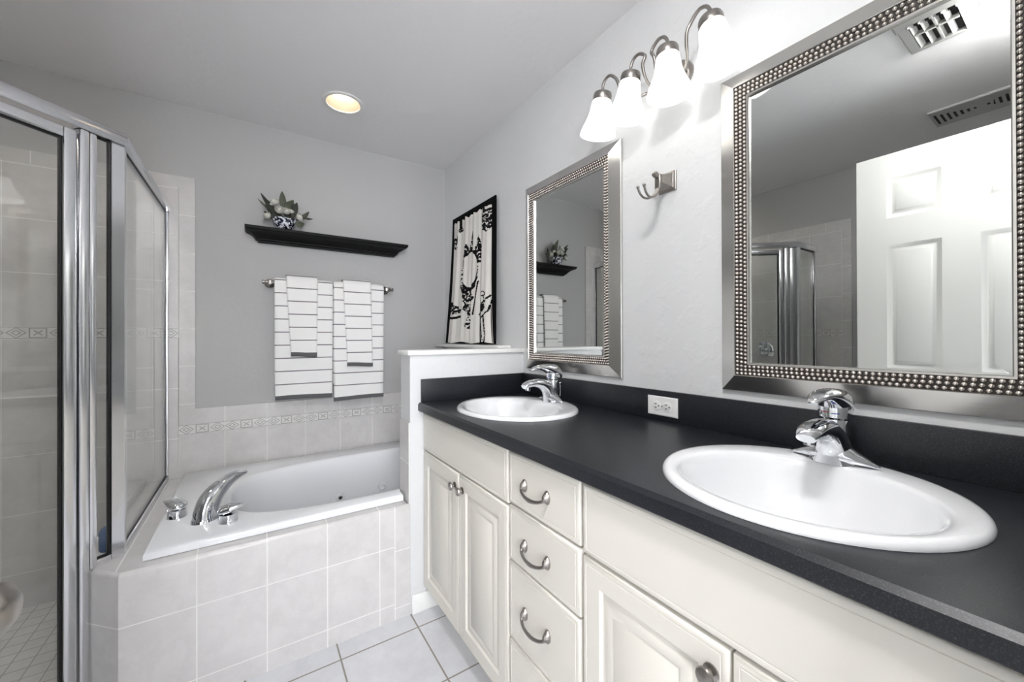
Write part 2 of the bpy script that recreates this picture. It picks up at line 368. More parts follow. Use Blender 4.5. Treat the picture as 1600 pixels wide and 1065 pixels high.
bridge(bm, [[(-.679, YP, z), (XP - .0005, YP, z)] for z in (0, .467)] + [[(-.679, YP + .003, .476), (XP - .0005, YP + .003, .476)], [(-.679, YP + .01, .481), (XP - .0005, YP + .01, .481)]], False)
obj('apron_end', bm, MT['apron_end'], deck, flip=False)
bm = bmesh.new()
bridge(bm, [[(P3[0], P3[1], z), (P1[0], P1[1], z)] for z in (0, .467)] + [[(P3[0] + .002, P3[1] + .002, .476), (P1[0] + .001, P1[1] + .003, .476)], [(P3[0] + .007, P3[1] + .007, .481), (P1[0] + .004, P1[1] + .01, .481)]], False)
obj('corner_face', bm, MT['stub'], deck, flip=False)
bm = bmesh.new(); bridge(bm, [[(-1.66, D - TH - .002, z), (-1.66, P3[1], z)] for z in (0, .481)], False)
obj('shower_side', bm, MT['ledge'], deck, flip=False)

# ------------------------------------------------------------------ bathtub
tub = thing('bathtub', 'white acrylic drop-in bathtub set into the tiled deck', 'bathtub', (tub_c[0], tub_c[1], .08))
def basin():
    bm = bmesh.new(); ox, oy, A, B = -.655, 2.148, .615, .335; N = 96
    def cut(z, k, e=3.0):
        return [Vector((p.x, max(p.y, 1.8115) if p.x > -.622 else p.y, p.z)) for p in superell(ox, oy, A * k, B * k, z, N, e)]
    def outline(d, z):        # rim outline, notched around the half wall
        return [Vector((x, y, z)) for x, y in ((-1.483 + d, 1.735 + d), (-.622 - d * .3, 1.735 + d), (-.620, 1.8105), (-.012 - d, 1.8105), (-.012 - d, 2.64 - d), (-1.483 + d, 2.64 - d))]
    L = bridge(bm, [outline(0, .4825), outline(0, .500), outline(.003, .507), outline(.010, .5105)], True)
    K = bridge(bm, [cut(.5115, 1.045), cut(.511, 1.02), cut(.505, .997), cut(.49, .984), cut(.44, .965), cut(.36, .945), cut(.25, .915), cut(.17, .87), cut(.13, .80), cut(.112, .70), cut(.105, .5), cut(.102, .2)], True, False, True)
    es = [bm.edges.get((l[i], l[(i + 1) % len(l)])) or bm.edges.new((l[i], l[(i + 1) % len(l)])) for l in (L[-1], K[0]) for i in range(len(l))]
    bmesh.ops.triangle_fill(bm, edges=es, use_beauty=True); return bm
obj('basin', basin(), MT['acrylic'], tub, ang=50)
def ynear(x, z):   # where the basin's far side stands
    s = .945; c = abs((x + .655) / (.615 * s)); return 2.148 + .335 * s * (1 - min(c, .99) ** 3) ** (1 / 3)
for x, z in ((-.76, .285), (-.52, .30)):
    bm = bmesh.new(); y = ynear(x, .30) - .012; lathe(bm, [(.026, 0), (.026, -.006), (.02, -.009), (.012, -.009), (.010, -.004)], (x, y + .004, z), (0, 1, .06), 20, False, True)
    jet = obj('water_jet', bm, MT['acrylic'], tub)
    if x < -.7:
        bm = bmesh.new(); lathe(bm, [(.0095, 0), (.009, -.0015)], (x, y - .005, z), (0, 1, .06), 16, True, True); obj('jet_nozzle', bm, MT['slot'], jet)

# tub filler: curved spout and two lever handles on the near left corner of the tub rim
tf = thing('tub_faucet', 'chrome tub filler with arched spout and two handles on tub rim', 'tub faucet', (-1.334, 1.922, .5115))
s2 = 2 ** -.5; U2 = Vector((s2, s2, 0)); S2 = Vector((-s2, s2, 0)); B0 = Vector((-1.334, 1.922, .5115))
def along(a, z): return B0 + U2 * a + Vector((0, 0, z))
bm = bmesh.new()
tube(bm, [along(0, .0), along(.003, .03), along(.014, .06), along(.042, .09), along(.085, .113), along(.13, .127), along(.170, .124)],
     [(.036, .047), (.034, .044), (.033, .041), (.031, .033), (.028, .024), (.025, .017), (.017, .010)], 20, S2, 5, True, 2.4)
obj('spout', bm, MT['chrome'], tf, ang=60)
bm = bmesh.new(); tube(bm, [along(0, -.0005), along(0, .008)], [(.04, .054), (.038, .052)], 24, S2, 1); obj('spout_base', bm, MT['chrome'], tf)
for sgn, dz, dirn in ((1, 0, Vector((-.75, .66, 0))), (-1, 0, Vector((.72, -.2, 0)))):
    c = Vector((-1.431, 2.012, .5115)) if sgn > 0 else Vector((-1.261, 1.854, .5115)); dirn.normalize()
    bm = bmesh.new(); lathe(bm, [(.032, 0), (.031, .006), (.029, .022), (.030, .03)], c, (0, 0, 1), 26, True, True); h = obj('handle', bm, MT['chrome'], tf)
    sd = Vector((-dirn.y, dirn.x, 0)); bm = bmesh.new()
    tube(bm, [c - dirn * .030 + Vector((0, 0, .034)), c - dirn * .018 + Vector((0, 0, .042)), c + dirn * .010 + Vector((0, 0, .05)), c + dirn * .034 + Vector((0, 0, .057)), c + dirn * .054 + Vector((0, 0, .058))],
         [(.012, .010), (.029, .016), (.029, .018), (.020, .009), (.008, .003)], 18, sd, 5)
    obj('lever', bm, MT['chrome'], h, ang=60)

# ------------------------------------------------------------------ shower enclosure
C1, C2 = Vector((-1.557, 1.837)), Vector((-2.166, 1.244))
sh = thing('shower_enclosure', 'chrome framed neo-angle glass shower enclosure in the far left corner', 'shower enclosure', (-1.9, 1.8, 0))
dd = (C2 - C1).normalized(); dn = Vector((-dd.y, dd.x))      # along the door line, and its side
LD = (C2 - C1).length
path = [(C1.x, D - TH - .0015), tuple(C1), tuple(C2), (XL + TH + .0015, C2.y)]
bm = bmesh.new(); sweep(bm, path, [(-.02, 1.86), (.02, 1.86), (.022, 1.872), (.02, 1.892), (.012, 1.902), (-.012, 1.902), (-.02, 1.892), (-.022, 1.872)])
obj('header_rail', bm, MT['alum'], sh, ang=50)
def pt(s, o=0.): return C1 + dd * s + dn * o
def dbox(bm, s0, s1, o0, o1, z0, z1, bev=.003):
    q = [pt(s0, o0), pt(s1, o0), pt(s1, o1), pt(s0, o1)]; b2 = bmesh.new(); prism(b2, [(p.x, p.y) for p in q], z0, z1)
    if bev: bmesh.ops.bevel(b2, geom=list(b2.edges), offset=bev, segments=2, affect='EDGES', profile=.5)
    me = bpy.data.meshes.new('tmp'); b2.to_mesh(me); b2.free(); bm.from_mesh(me); bpy.data.meshes.remove(me)
def panel(root, a, b, z0, z1, name='glass_panel', gk=.0042, m='glass'):
    a, b = Vector(a), Vector(b); d = (b - a).normalized(); nn = Vector((-d.y, d.x))
    def pr(bm, u0, u1, h0, h1, t): 
        q = [a + d * u0 - nn * t, a + d * u1 - nn * t, a + d * u1 + nn * t, a + d * u0 + nn * t]; prism(bm, [(p.x, p.y) for p in q], h0, h1)
    L = (b - a).length
    bm = bmesh.new(); pr(bm, .0, L, z0, z1, .003); g = obj(name, bm, MT[m], root)
    bm = bmesh.new(); pr(bm, 0, gk, z0, z1, .0045); pr(bm, L - gk, L, z0, z1, .0045); pr(bm, gk, L - gk, z0, z0 + gk, .0045); pr(bm, gk, L - gk, z1 - gk, z1, .0045)
    obj('gasket', bm, MT['gasket'], g); return g
ZD = .4815
# right panel on the tub deck
bm = bmesh.new(); bx(bm, C1.x - .012, C1.x + .012, C1.y + .017, D - TH - .0015, ZD, ZD + .022, bev=.003); obj('bottom_rail', bm, MT['alum'], sh)
bm = bmesh.new(); bx(bm, C1.x - .011, C1.x + .011, D - TH - .016, D - TH - .0012, ZD + .023, 1.859, bev=.002); obj('wall_channel', bm, MT['alum'], sh)
panel(sh, (C1.x, C1.y + .018), (C1.x, D - TH - .017), ZD + .0225, 1.8595)
# corner post, narrow panel, hinge jamb (two ribs), door, latch jamb, left post
bm = bmesh.new()
sgn = 1 if (C1 + dn * .016).x > C1.x else -1
pa, pb = pt(.030, .011 * sgn), pt(.030, -.014 * sgn)
prism(bm, [(pa.x, pa.y), (pt(.0, .011 * sgn).x + .004, pt(.0, .011 * sgn).y + .004), (C1.x + .012, C1.y + .0175), (C1.x - .016, C1.y + .0175), (pb.x, pb.y)], ZD, 1.86)
obj('corner_post', bm, MT['alum'], sh)
bm = bmesh.new(); dbox(bm, .0305, .0705, -.012, .012, ZD, ZD + .02); obj('bottom_rail', bm, MT['alum'], sh)
panel(sh, pt(.031), pt(.0700), ZD + .0205, 1.8595)
bm = bmesh.new(); dbox(bm, .0710, .0905, -.017, .017, ZD, 1.86, .005); dbox(bm, .0915, .1165, -.02, .02, .105, 1.86, .006); obj('hinge_jamb', bm, MT['alum'], sh)
d0, d1 = .1205, LD - .095
dr = None
bm = bmesh.new(); dbox(bm, d0, d0 + .03, -.014, .014, .12, 1.848, .004); dbox(bm, d1 - .03, d1, -.014, .014, .12, 1.848, .004); dbox(bm, d0 + .03, d1 - .03, -.014, .014, 1.816, 1.848, .004); dbox(bm, d0 + .03, d1 - .03, -.014, .014, .12, .16, .004)
dr = obj('shower_door', bm, MT['alum'], sh); dr['label'] = 'chrome framed hinged glass door'
panel(dr, pt(d0 + .031), pt(d1 - .031), .1605, 1.8155, 'door_glass')
bm = bmesh.new(); dbox(bm, d1 + .003, d1 + .04, -.02, .02, .105, 1.86, .006); dbox(bm, d1 + .041, LD - .012, -.016, .016, .105, 1.86, .005); obj('latch_jamb', bm, MT['alum'], sh)
bm = bmesh.new(); prism(bm, [(C2.x - .016, C2.y - .016), (C2.x + .012, C2.y - .016), (C2.x + .012, C2.y + .014), (C2.x - .016, C2.y + .014)], .105, 1.86); obj('corner_post', bm, MT['alum'], sh)
bm = bmesh.new(); bx(bm, XL + TH + .0015, C2.x - .017, C2.y - .012, C2.y + .012, .101, .122, bev=.003); obj('bottom_rail', bm, MT['alum'], sh)
bm = bmesh.new(); bx(bm, XL + TH + .0012, XL + TH + .016, C2.y - .011, C2.y + .011, .123, 1.859, bev=.002); obj('wall_channel', bm, MT['alum'], sh)
panel(sh, (XL + TH + .017, C2.y), (C2.x - .017, C2.y), .1225, 1.8595)
# curb under the door and mosaic floor
bm = bmesh.new(); sweep(bm, [tuple(pt(.118)), tuple(C2), (XL + TH + .001, C2.y)], [(-.05, .0), (.05, 0), (.05, .1), (-.05, .1)])
struct('trim_4', bm, MT['stub'], label='low tiled curb under the shower door', cat='curb')
bm = bmesh.new(); prism(bm, [(-1.662, P3[1] + .05), (-1.662, D - TH - .001), (XL + TH + .001, D - TH - .001), (XL + TH + .001, C2.y + .055), (C2.x - .02, C2.y + .055)], .0, .004)
struct('floor_shower', bm, MT['floor_s'], label='small square mosaic tiles on the shower floor', cat='floor')
# shower valve on the left wall
sv = thing('shower_valve', 'round chrome shower valve on the tiled side wall', 'shower valve', (XL + TH, 1.61, 1.087))
bm = bmesh.new(); lathe(bm, [(.085, 0.0005), (.084, .006), (.07, .012), (.04, .016)], (XL + TH, 1.61, 1.087), (1, 0, 0), 32, True, True); obj('escutcheon', bm, MT['chrome'], sv)
bm = bmesh.new(); lathe(bm, [(.03, .014), (.03, .05), (.036, .06), (.034, .075), (.02, .08)], (XL + TH, 1.61, 1.087), (1, 0, 0), 24, True, True); obj('handle', bm, MT['chrome'], sv)
# bottle
bo = thing('shampoo_bottle', 'blue bottle standing on the tiled ledge inside the shower', 'bottle', (-1.598, 1.905, ZD))
bm = bmesh.new(); lathe(bm, [(.001, 0.0005), (.024, .0005), (.026, .006), (.026, .062), (.02, .075), (.009, .082)], (-1.598, 1.905, ZD), (0, 0, 1), 24, True, True); obj('body', bm, MT['blue_plastic'], bo)
bm = bmesh.new(); lathe(bm, [(.009, .082), (.009, .1), (.006, .112)], (-1.598, 1.905, ZD), (0, 0, 1), 16, True, True); obj('cap', bm, MT['clear_cap'], bo)

# ------------------------------------------------------------------ vanity cabinets
XF = -.55
fx = lambda u, v, d: Vector((XF - d, u, v))            # cabinet face: u = y, v = z, d outwards
def slab_front(bm, y0, y1, z0, z1, t=.02): nested(bm, fx, y0, y1, z0, z1, [(0, -t), (0, -.005), (.002, -.0015), (.006, 0), (.012, 0), (.013, -.0012), (.0145, -.0012), (.0155, 0)])
def raised_front(bm, y0, y1, z0, z1, t=.02):
    nested(bm, fx, y0, y1, z0, z1, [(0, -t), (0, -.005), (.002, -.0015), (.006, 0), (.011, 0), (.012, -.001), (.0135, -.001), (.0145, 0), (.052, 0), (.054, -.003), (.058, -.0065), (.064, -.0065), (.068, -.004), (.074, -.0015), (.086, -.0005), (.088, -.0018), (.091, -.0018), (.093, -.0003)])
def carcass(bm, y0, y1):
    e = .0008; y0 += e; y1 -= e; x0, x1 = XF + .0215, -.002
    bx(bm, x0, x1, y0, y0 + .016, .1, .884); bx(bm, x0, x1, y1 - .016, y1, .1, .884); bx(bm, x0, x1, y0 + .016, y1 - .016, .1, .116)
    bx(bm, -.012, x1, y0 + .016, y1 - .016, .116, .884)
    bx(bm, x0, x0 + .018, y0 + .016, y1 - .016, .116, .884); bx(bm, -.475, -.46, y0, y1, .0005, .1)
def knob(root, y, z):
    bm = bmesh.new(); lathe(bm, [(.0135, .0003), (.0135, .003), (.0065, .006), (.0055, .013), (.0145, .0165), (.016, .0195), (.0145, .023), (.008, .0245), (.002, .025)], (XF, y, z), (-1, 0, 0), 22, True, True)
    return obj('knob', bm, MT['nickel'], root)
def pull(root, y, z):
    bm = bmesh.new()
    for e in (1, -1): lathe(bm, [(.0115, .0004), (.0115, .003), (.0085, .008), (.005, .015), (.002, .017)], (XF, y + .05 * e, z + .004), (-1, 0, 0), 16, True, True, 1.55, 1.)
    tube(bm, [(XF - .009, y + .052, z + .002), (XF - .017, y + .044, z - .006), (XF - .023, y + .024, z - .012), (XF - .0245, y, z - .015), (XF - .023, y - .024, z - .012), (XF - .017, y - .044, z - .006), (XF - .009, y - .052, z + .002)],
         [(.006, .006), (.0042, .0042), (.005, .0036), (.0066, .0032), (.005, .0036), (.0042, .0042), (.006, .006)], 12, (0, 0, 1), 5)
    return obj('pull_handle', bm, MT['nickel'], root, ang=50)
def unit(y0, y1, label, mid):
    r = thing('vanity_cabinet', label, 'cabinet', (-.28, (y0 + y1) / 2, 0), 'vanity cabinets under the counter')
    bm = bmesh.new(); carcass(bm, y0, y1); obj('carcass', bm, MT['cab'], r)
    bm = bmesh.new(); slab_front(bm, y0 + .003, y1 - .004, .714, .874); obj('false_front', bm, MT['cab'], r)
    for a, b, ky in ((y0 + .003, mid - .0025, mid - .032), (mid + .0025, y1 - .004, mid + .031)):
        bm = bmesh.new(); raised_front(bm, a, b, .112, .706); d = obj('door', bm, MT['cab'], r); knob(d, ky, .655)
    return r
unit(.984, 1.682, 'cream two-door sink cabinet next to the half wall', 1.32)
unit(-.02, .672, 'nearest cream two-door sink cabinet under the near sink', .332)
r = thing('drawer_cabinet', 'narrow cream cabinet with a stack of four drawers', 'cabinet', (-.28, .828, 0), 'vanity cabinets under the counter')
bm = bmesh.new(); carcass(bm, .673, .983); obj('carcass', bm, MT['cab'], r)
for z0, z1, kz in ((.722, .874, .792), (.556, .715, .624), (.327, .549, .435), (.112, .320, .215)):
    bm = bmesh.new(); slab_front(bm, .677, .979, z0, z1); d = obj('drawer', bm, MT['cab'], r); pull(d, .846, kz)

# ------------------------------------------------------------------ countertop with two sink cut-outs
SINKS = [(-.301, .333, .241, .246), (-.293, 1.318, .233, .266)]      # x, y, half depth, half width
ct = thing('vanity_countertop', 'long black speckled laminate countertop with backsplash', 'countertop', (-.286, .82, .885))
def ctop():
    bm = bmesh.new(); Y0, Y1, XF0, zb = -.046, YP - .0015, -.564, .8855
    def fill(z):
        o = [bm.verts.new((x, y, z)) for x, y in ((XF0, Y0), (-.0015, Y0), (-.0015, Y1), (XF0, Y1))]
        ho = [[bm.verts.new((sx + a * .95 * math.cos(2 * PI * i / 40), sy + b * .95 * math.sin(2 * PI * i / 40), z)) for i in range(40)] for sx, sy, a, b in SINKS]
        es = [bm.edges.new((l[i], l[(i + 1) % len(l)])) for l in [o] + ho for i in range(len(l))]
        bmesh.ops.triangle_fill(bm, edges=es, use_beauty=True); return o, ho
    o, ho = fill(ZC); o2, ho2 = fill(zb)
    for A, B in zip(ho, ho2):
        for i in range(40): bm.faces.new((A[i], A[(i + 1) % 40], B[(i + 1) % 40], B[i]))
    for i in (0, 1, 2): bm.faces.new((o[i], o[i + 1], o2[i + 1], o2[i]))
    # bevelled front lip
    prof = [(XF0, ZC), (XF0 - .008, ZC - .008), (XF0 - .008, zb + .002), (XF0 - .006, zb), (XF0, zb)]
    ra = [bm.verts.new((x, Y0, z)) for x, z in prof[1:-1]]; rb = [bm.verts.new((x, Y1, z)) for x, z in prof[1:-1]]
    A = [o[0]] + ra + [o2[0]]; B = [o[3]] + rb + [o2[3]]
    for i in range(len(A) - 1): bm.faces.new((A[i], A[i + 1], B[i + 1], B[i]))
    bm.faces.new(A); bm.faces.new(B[::-1]); return bm
obj('counter_slab', ctop(), MT['counter'], ct, ang=20)
obj('backsplash', box(-.0145, -.0012, -.046, YP - .0015, ZC + .0002, ZB, bev=.0015), MT['counter'], ct)
obj('side_splash', box(-.56, -.0148, YP - .0145, YP - .0012, ZC + .0002, ZB, bev=.0015), MT['counter'], ct)

# ------------------------------------------------------------------ sinks
def sink(spec, label):
    sx, sy, a, b = spec
    r = thing('oval_sink', label, 'sink', (sx, sy, ZC), 'oval drop-in sinks')
    bm = bmesh.new(); N = 72; rows = []
    ia, ib, off = a * .77, b * .835, -a * .10
    def el(ca, cb, z, dx=0): return [(sx + dx + ca * math.cos(2 * PI * i / N), sy + cb * math.sin(2 * PI * i / N), ZC + z) for i in range(N)]
    rows = [el(a * .93, b * .93, -.012), el(a * .93, b * .93, .0006), el(a, b, .0006), el(a * 1.0, b * 1.0, .004), el(a * .99, b * .99, .009), el(a * .97, b * .97, .0125), el(a * .94, b * .945, .0135)]
    for k, z in ((1.04, .012), (1.0, .010), (.975, .004), (.955, -.006), (.92, -.03), (.86, -.065), (.76, -.098), (.6, -.12), (.4, -.131), (.2, -.135), (.13, -.1365)):
        rows.append(el(ia * k, ib * k, z, off))
    bridge(bm, rows, True); obj('basin', bm, MT['ceramic'], r, ang=60)
    bm = bmesh.new(); lathe(bm, [(.033, 0), (.032, .002), (.024, .002), (.02, -.002), (.004, -.001)], (sx + off, sy, ZC - .1365), (0, 0, 1), 24, True, True); obj('drain', bm, MT['chrome'], r)
    bm = bmesh.new(); lathe(bm, [(.008, 0), (.006, .003)], (sx + off - ia * .91, sy, ZC - .034), (1, 0, .35), 14, True, True); obj('overflow_hole', bm, MT['slot'], r)
    return r
sink(SINKS[0], 'oval white sink nearest the viewer, below the mirror that shows the door')
sink(SINKS[1], 'oval white sink next to the white half wall')

# ------------------------------------------------------------------ sink faucets
fa0 = Vector((-.112, .335, ZC + .0131))
fa = thing('sink_faucet', 'chrome single lever faucet on the nearest sink', 'faucet', fa0, 'sink faucets')
def fp(x, z, y=0.): return fa0 + Vector((x, y, z))
bm = bmesh.new()
tube(bm, [fp(.0, .003, .079), fp(0, .007, .066), fp(.0, .012, .045), fp(0, .016, .022), fp(0, .018, 0), fp(0, .016, -.022), fp(0, .012, -.045), fp(0, .007, -.066), fp(.0, .003, -.079)],
     [(.003, .003), (.012, .006), (.022, .012), (.030, .022), (.032, .026), (.030, .022), (.022, .012), (.012, .006), (.003, .003)], 20, (1, 0, 0), 4)
for v in bm.verts: v.co.z = max(v.co.z, fa0.z)
obj('base_plate', bm, MT['chrome'], fa, ang=60)
bm = bmesh.new()
tube(bm, [fp(.004, .004), fp(-.002, .03), fp(-.018, .056), fp(-.048, .075), fp(-.088, .082), fp(-.122, .078), fp(-.142, .068)],
     [(.046, .038), (.033, .034), (.027, .03), (.0255, .023), (.025, .0155), (.0235, .0125), (.017, .010)], 22, (0, 1, 0), 5, True, 2.3)
sp = obj('spout', bm, MT['chrome'], fa, ang=60)
bm = bmesh.new(); lathe(bm, [(.011, 0), (.0115, .003), (.011, .012), (.010, .02)], fp(-.124, .052), (.15, 0, 1), 20, True, True); obj('aerator', bm, MT['chrome'], sp)
bm = bmesh.new(); lathe(bm, [(.026, .03), (.026, .06), (.0255, .09), (.023, .1)], fp(.006, 0), (.10, 0, 1), 24, True, True); obj('valve_body', bm, MT['chrome'], fa, ang=60)
bm = bmesh.new()
tube(bm, [fp(.042, .098), fp(.034, .116), fp(.012, .131), fp(-.022, .142), fp(-.058, .147), fp(-.086, .144), fp(-.106, .136)],
     [(.022, .012), (.03, .022), (.031, .028), (.028, .019), (.022, .0095), (.017, .006), (.008, .003)], 20, (0, 1, 0), 5, True, 2.3)
hd = obj('lever_handle', bm, MT['chrome'], fa, ang=60)
bm = bmesh.new(); lathe(bm, [(.026, .090), (.0305, .094), (.0315, .112), (.0295, .128), (.022, .140), (.010, .146)], fp(.003, 0), (.10, 0, 1), 24, True, True); obj('handle_collar', bm, MT['chrome'], hd)
for nm, c, a0, a1 in (('hot_mark', 'red', .1, .55), ('cold_mark', 'blue', -.55, -.1)):
    bm = bmesh.new(); tube(bm, [fp(.014 - .0315 * math.cos(t), .106 + (.002 if c == 'red' else 0), .0315 * math.sin(t)) for t in [a0 + (a1 - a0) * k / 5 for k in range(6)]], .0011, 6, None, 2)
    obj(nm, bm, MT[c], hd)
bm = bmesh.new(); tube(bm, [fp(.052, .01), fp(.054, .05), fp(.052, .07)], .0028, 10, None, 4); sphere(bm, fp(.052, .073), .008, 12, 7, (1.3, 1, .55)); obj('lift_rod', bm, MT['chrome'], fa)
dup(fa, (-.106, 1.328, ZC + .0131), 'chrome single lever faucet on the sink beside the half wall')

# ------------------------------------------------------------------ outlet on the backsplash
ou = thing('wall_outlet', 'white double power outlet set sideways in the black backsplash', 'outlet', (-.0147, .836, .973))
fo = lambda u, v, d: Vector((-.0147 - d, u, v))
bm = bmesh.new(); nested(bm, fo, .778, .894, .9405, 1.0055, [(0, .0003), (0, .003), (.003, .005), (.006, .0052)]); obj('cover_plate', bm, MT['plastic'], ou)
for y in (.8155, .8565):
    bm = bmesh.new(); lathe(bm, [(.0168, .005), (.0166, .0065), (.015, .007)], (-.0147, y, .973), (-1, 0, 0), 28, False, True); rc = obj('receptacle', bm, MT['plastic'], ou)
    bm = bmesh.new()
    for z in (.9665, .9795): bx(bm, -.0222, -.0216, y - .001, y + .007, z - .0012, z + .0012)
    lathe(bm, [(.0025, .0069), (.0024, .0075)], (-.0147, y - .009, .973), (-1, 0, 0), 10, False, True); obj('slot', bm, MT['slot'], rc)
bm = bmesh.new(); lathe(bm, [(.003, .005), (.0026, .0062)], (-.0147, .836, .973), (-1, 0, 0), 12, False, True); obj('screw', bm, MT['nickel'], ou)

# ------------------------------------------------------------------ framed mirrors
MY0, MY1, MZ0, MZ1 = 1.018, 1.642, 1.052, 1.969
fm = lambda u, v, d: Vector((-d, u, v))
mi = thing('wall_mirror', 'silver beaded wall mirror above the sink at the half wall', 'mirror', (-.001, (MY0 + MY1) / 2, MZ0), 'silver beaded wall mirrors')
bm = bmesh.new(); nested(bm, fm, MY0, MY1, MZ0, MZ1, [(.008, .001), (0, .003), (0, .010), (.002, .0125), (.044, .030), (.0465, .0312), (.048, .029)], False); obj('frame', bm, MT['silver'], mi, ang=25)
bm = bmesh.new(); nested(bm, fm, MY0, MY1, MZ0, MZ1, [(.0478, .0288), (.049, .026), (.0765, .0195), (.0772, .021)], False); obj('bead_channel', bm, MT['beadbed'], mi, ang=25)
bm = bmesh.new(); nested(bm, fm, MY0, MY1, MZ0, MZ1, [(.0768, .020), (.078, .0225), (.082, .0215), (.084, .0185), (.084, .013)], False); obj('inner_lip', bm, MT['silver'], mi, ang=25)
bm = bmesh.new()
def bead(u, v, d, r):
    rows = []
    for k in (0, 1, 2):
        th = PI / 2 * k / 3; rows.append([(-(d + r * math.sin(th)), u + r * math.cos(th) * math.cos(2 * PI * i / 8), v + r * math.cos(th) * math.sin(2 * PI * i / 8)) for i in range(8)])
    L = bridge(bm, rows, True); t = bm.verts.new((-(d + r), u, v))
    for i in range(8): bm.faces.new((L[-1][i], L[-1][(i + 1) % 8], t))
for row in range(3):
    i = .0532 + .0098 * row; d = .0262 - .0023 * row
    u0, u1, v0, v1 = MY0 + i, MY1 - i, MZ0 + i, MZ1 - i
    nu, nv = round((u1 - u0) / .0114), round((v1 - v0) / .0114)
    for k in range(nu + 1):
        for v in (v0, v1): bead(u0 + (u1 - u0) * k / nu, v, d, .0050)
    for k in range(1, nv):
        for u in (u0, u1): bead(u, v0 + (v1 - v0) * k / nv, d, .0050)
bo_ = obj('beading', bm, MT['bead'], mi, ang=180, flip=False); bo_['kind'] = 'stuff'
bm = bmesh.new(); nested(bm, fm, MY0 + .0839, MY1 - .0839, MZ0 + .0839, MZ1 - .0839, [(0, .0138), (.0205, .01395)]); obj('mirror_glass', bm, MT['mirror'], mi, ang=.01)
dup(mi, (-.001, .323, MZ0), 'silver beaded wall mirror above the nearest sink, reflecting the white door')

# ------------------------------------------------------------------ robe hook
hk = thing('robe_hook', 'small nickel double robe hook on the wall between the mirrors', 'hook', (-.0005, .822, 1.735))
bm = bmesh.new(); fh = lambda u, v, d: Vector((-d, u, v))
nested(bm, fh, .789, .855, 1.702, 1.768, [(0, .0008), (0, .006), (.003, .008), (.006, .009), (.009, .012), (.012, .02), (.016, .034), (.019, .05)]); obj('wall_plate', bm, MT['nickel'], hk, ang=30)
bm = bmesh.new(); bx(bm, -.06, -.0495, .811, .833, 1.700, 1.752, bev=.004); lathe(bm, [(.0085, 0), (.011, .01), (.0095, .018), (.004, .02)], (-.058, .822, 1.745), (-1, 0, .25), 18, True, True); obj('hook_plate', bm, MT['nickel'], hk, ang=50)
for s in (-1, 1):
    bm = bmesh.new(); y = .822 + s * .006
    tube(bm, [(-.055, .822 + s * .003, 1.706), (-.068, .822 + s * .004, 1.684), (-.09, .822 + s * .007, 1.668), (-.114, .822 + s * .009, 1.664), (-.132, .822 + s * .011, 1.674), (-.141, .822 + s * .012, 1.690)], [.0045, .0042, .004, .0037, .0035, .0032], 10, None, 5)
    sphere(bm, (-.1415, .822 + s * .012, 1.694), .0055, 12, 7); obj('hook_prong', bm, MT['nickel'], hk, ang=60)

# ------------------------------------------------------------------ vanity light with four shades
vl = thing('vanity_light', 'four-shade brushed nickel bath light, lit, above the mirrors', 'wall light', (-.0005, .80, 2.07))
bm = bmesh.new(); lathe(bm, [(.055, 0.0005), (.055, .008), (.05, .018), (.03, .028)], (-.0005, .80, 2.07), (-1, 0, 0), 32, True, True, 1., 1.35); obj('back_plate', bm, MT['nickel'], vl)
LAMPS = [(.590, .615, -.03, .74), (.748, .752, -.004, .772), (.914, .893, .02, .828), (1.046, 1.022, .022, .86)]   # (bottom y, cap y, lean, arm root y)
XS = -.102
for i, (yb, yc, ln, yr) in enumerate(LAMPS):
    zc = 2.112; ax = Vector((0, (yc - yb) , .125)).normalized(); top = Vector((XS, yc, zc)); sgn = 1 if yr > yc else -1
    bm = bmesh.new()
    far_ = i in (0, 3)
    pts = [(-.022, yr, 2.06), (-.055, yr + (0 if not far_ else -sgn * .012), 2.045), (-.08, yc + sgn * (.085 if far_ else .05), 2.045 if far_ else 2.06), (XS, yc + sgn * (.072 if far_ else .048), 2.11), (XS, yc + sgn * .058, 2.136), (XS, yc + sgn * .034, 2.157), (XS, yc + sgn * .012, 2.153), (XS, yc, 2.134), (XS, yc, 2.112)]
    tube(bm, pts, .0052, 12, None, 6); arm = obj('arm', bm, MT['nickel'], vl, ang=60)
    bm = bmesh.new(); lathe(bm, [(.008, .006), (.02, .004), (.031, -.002), (.0335, -.010), (.0335, -.028), (.031, -.032)], top, ax, 28, True, True); cp = obj('shade_holder', bm, MT['nickel'], arm)
    prof = [(.0315, -.026), (.035, -.032), (.0375, -.048), (.0405, -.07), (.0455, -.09), (.053, -.11), (.061, -.128), (.0655, -.144), (.066, -.150)]
    bm = bmesh.new(); lathe(bm, prof + [(.0635, -.150)] + [(r_ - .003, z_) for r_, z_ in prof[::-1][1:]], top, ax, 36); obj('glass_shade', bm, MT['shade'], vl, ang=70)
    bm = bmesh.new(); c = top - ax * .085; sphere(bm, c, .024, 16, 9, (1, 1, 1.25)); obj('bulb', bm, MT['bulb'], vl)

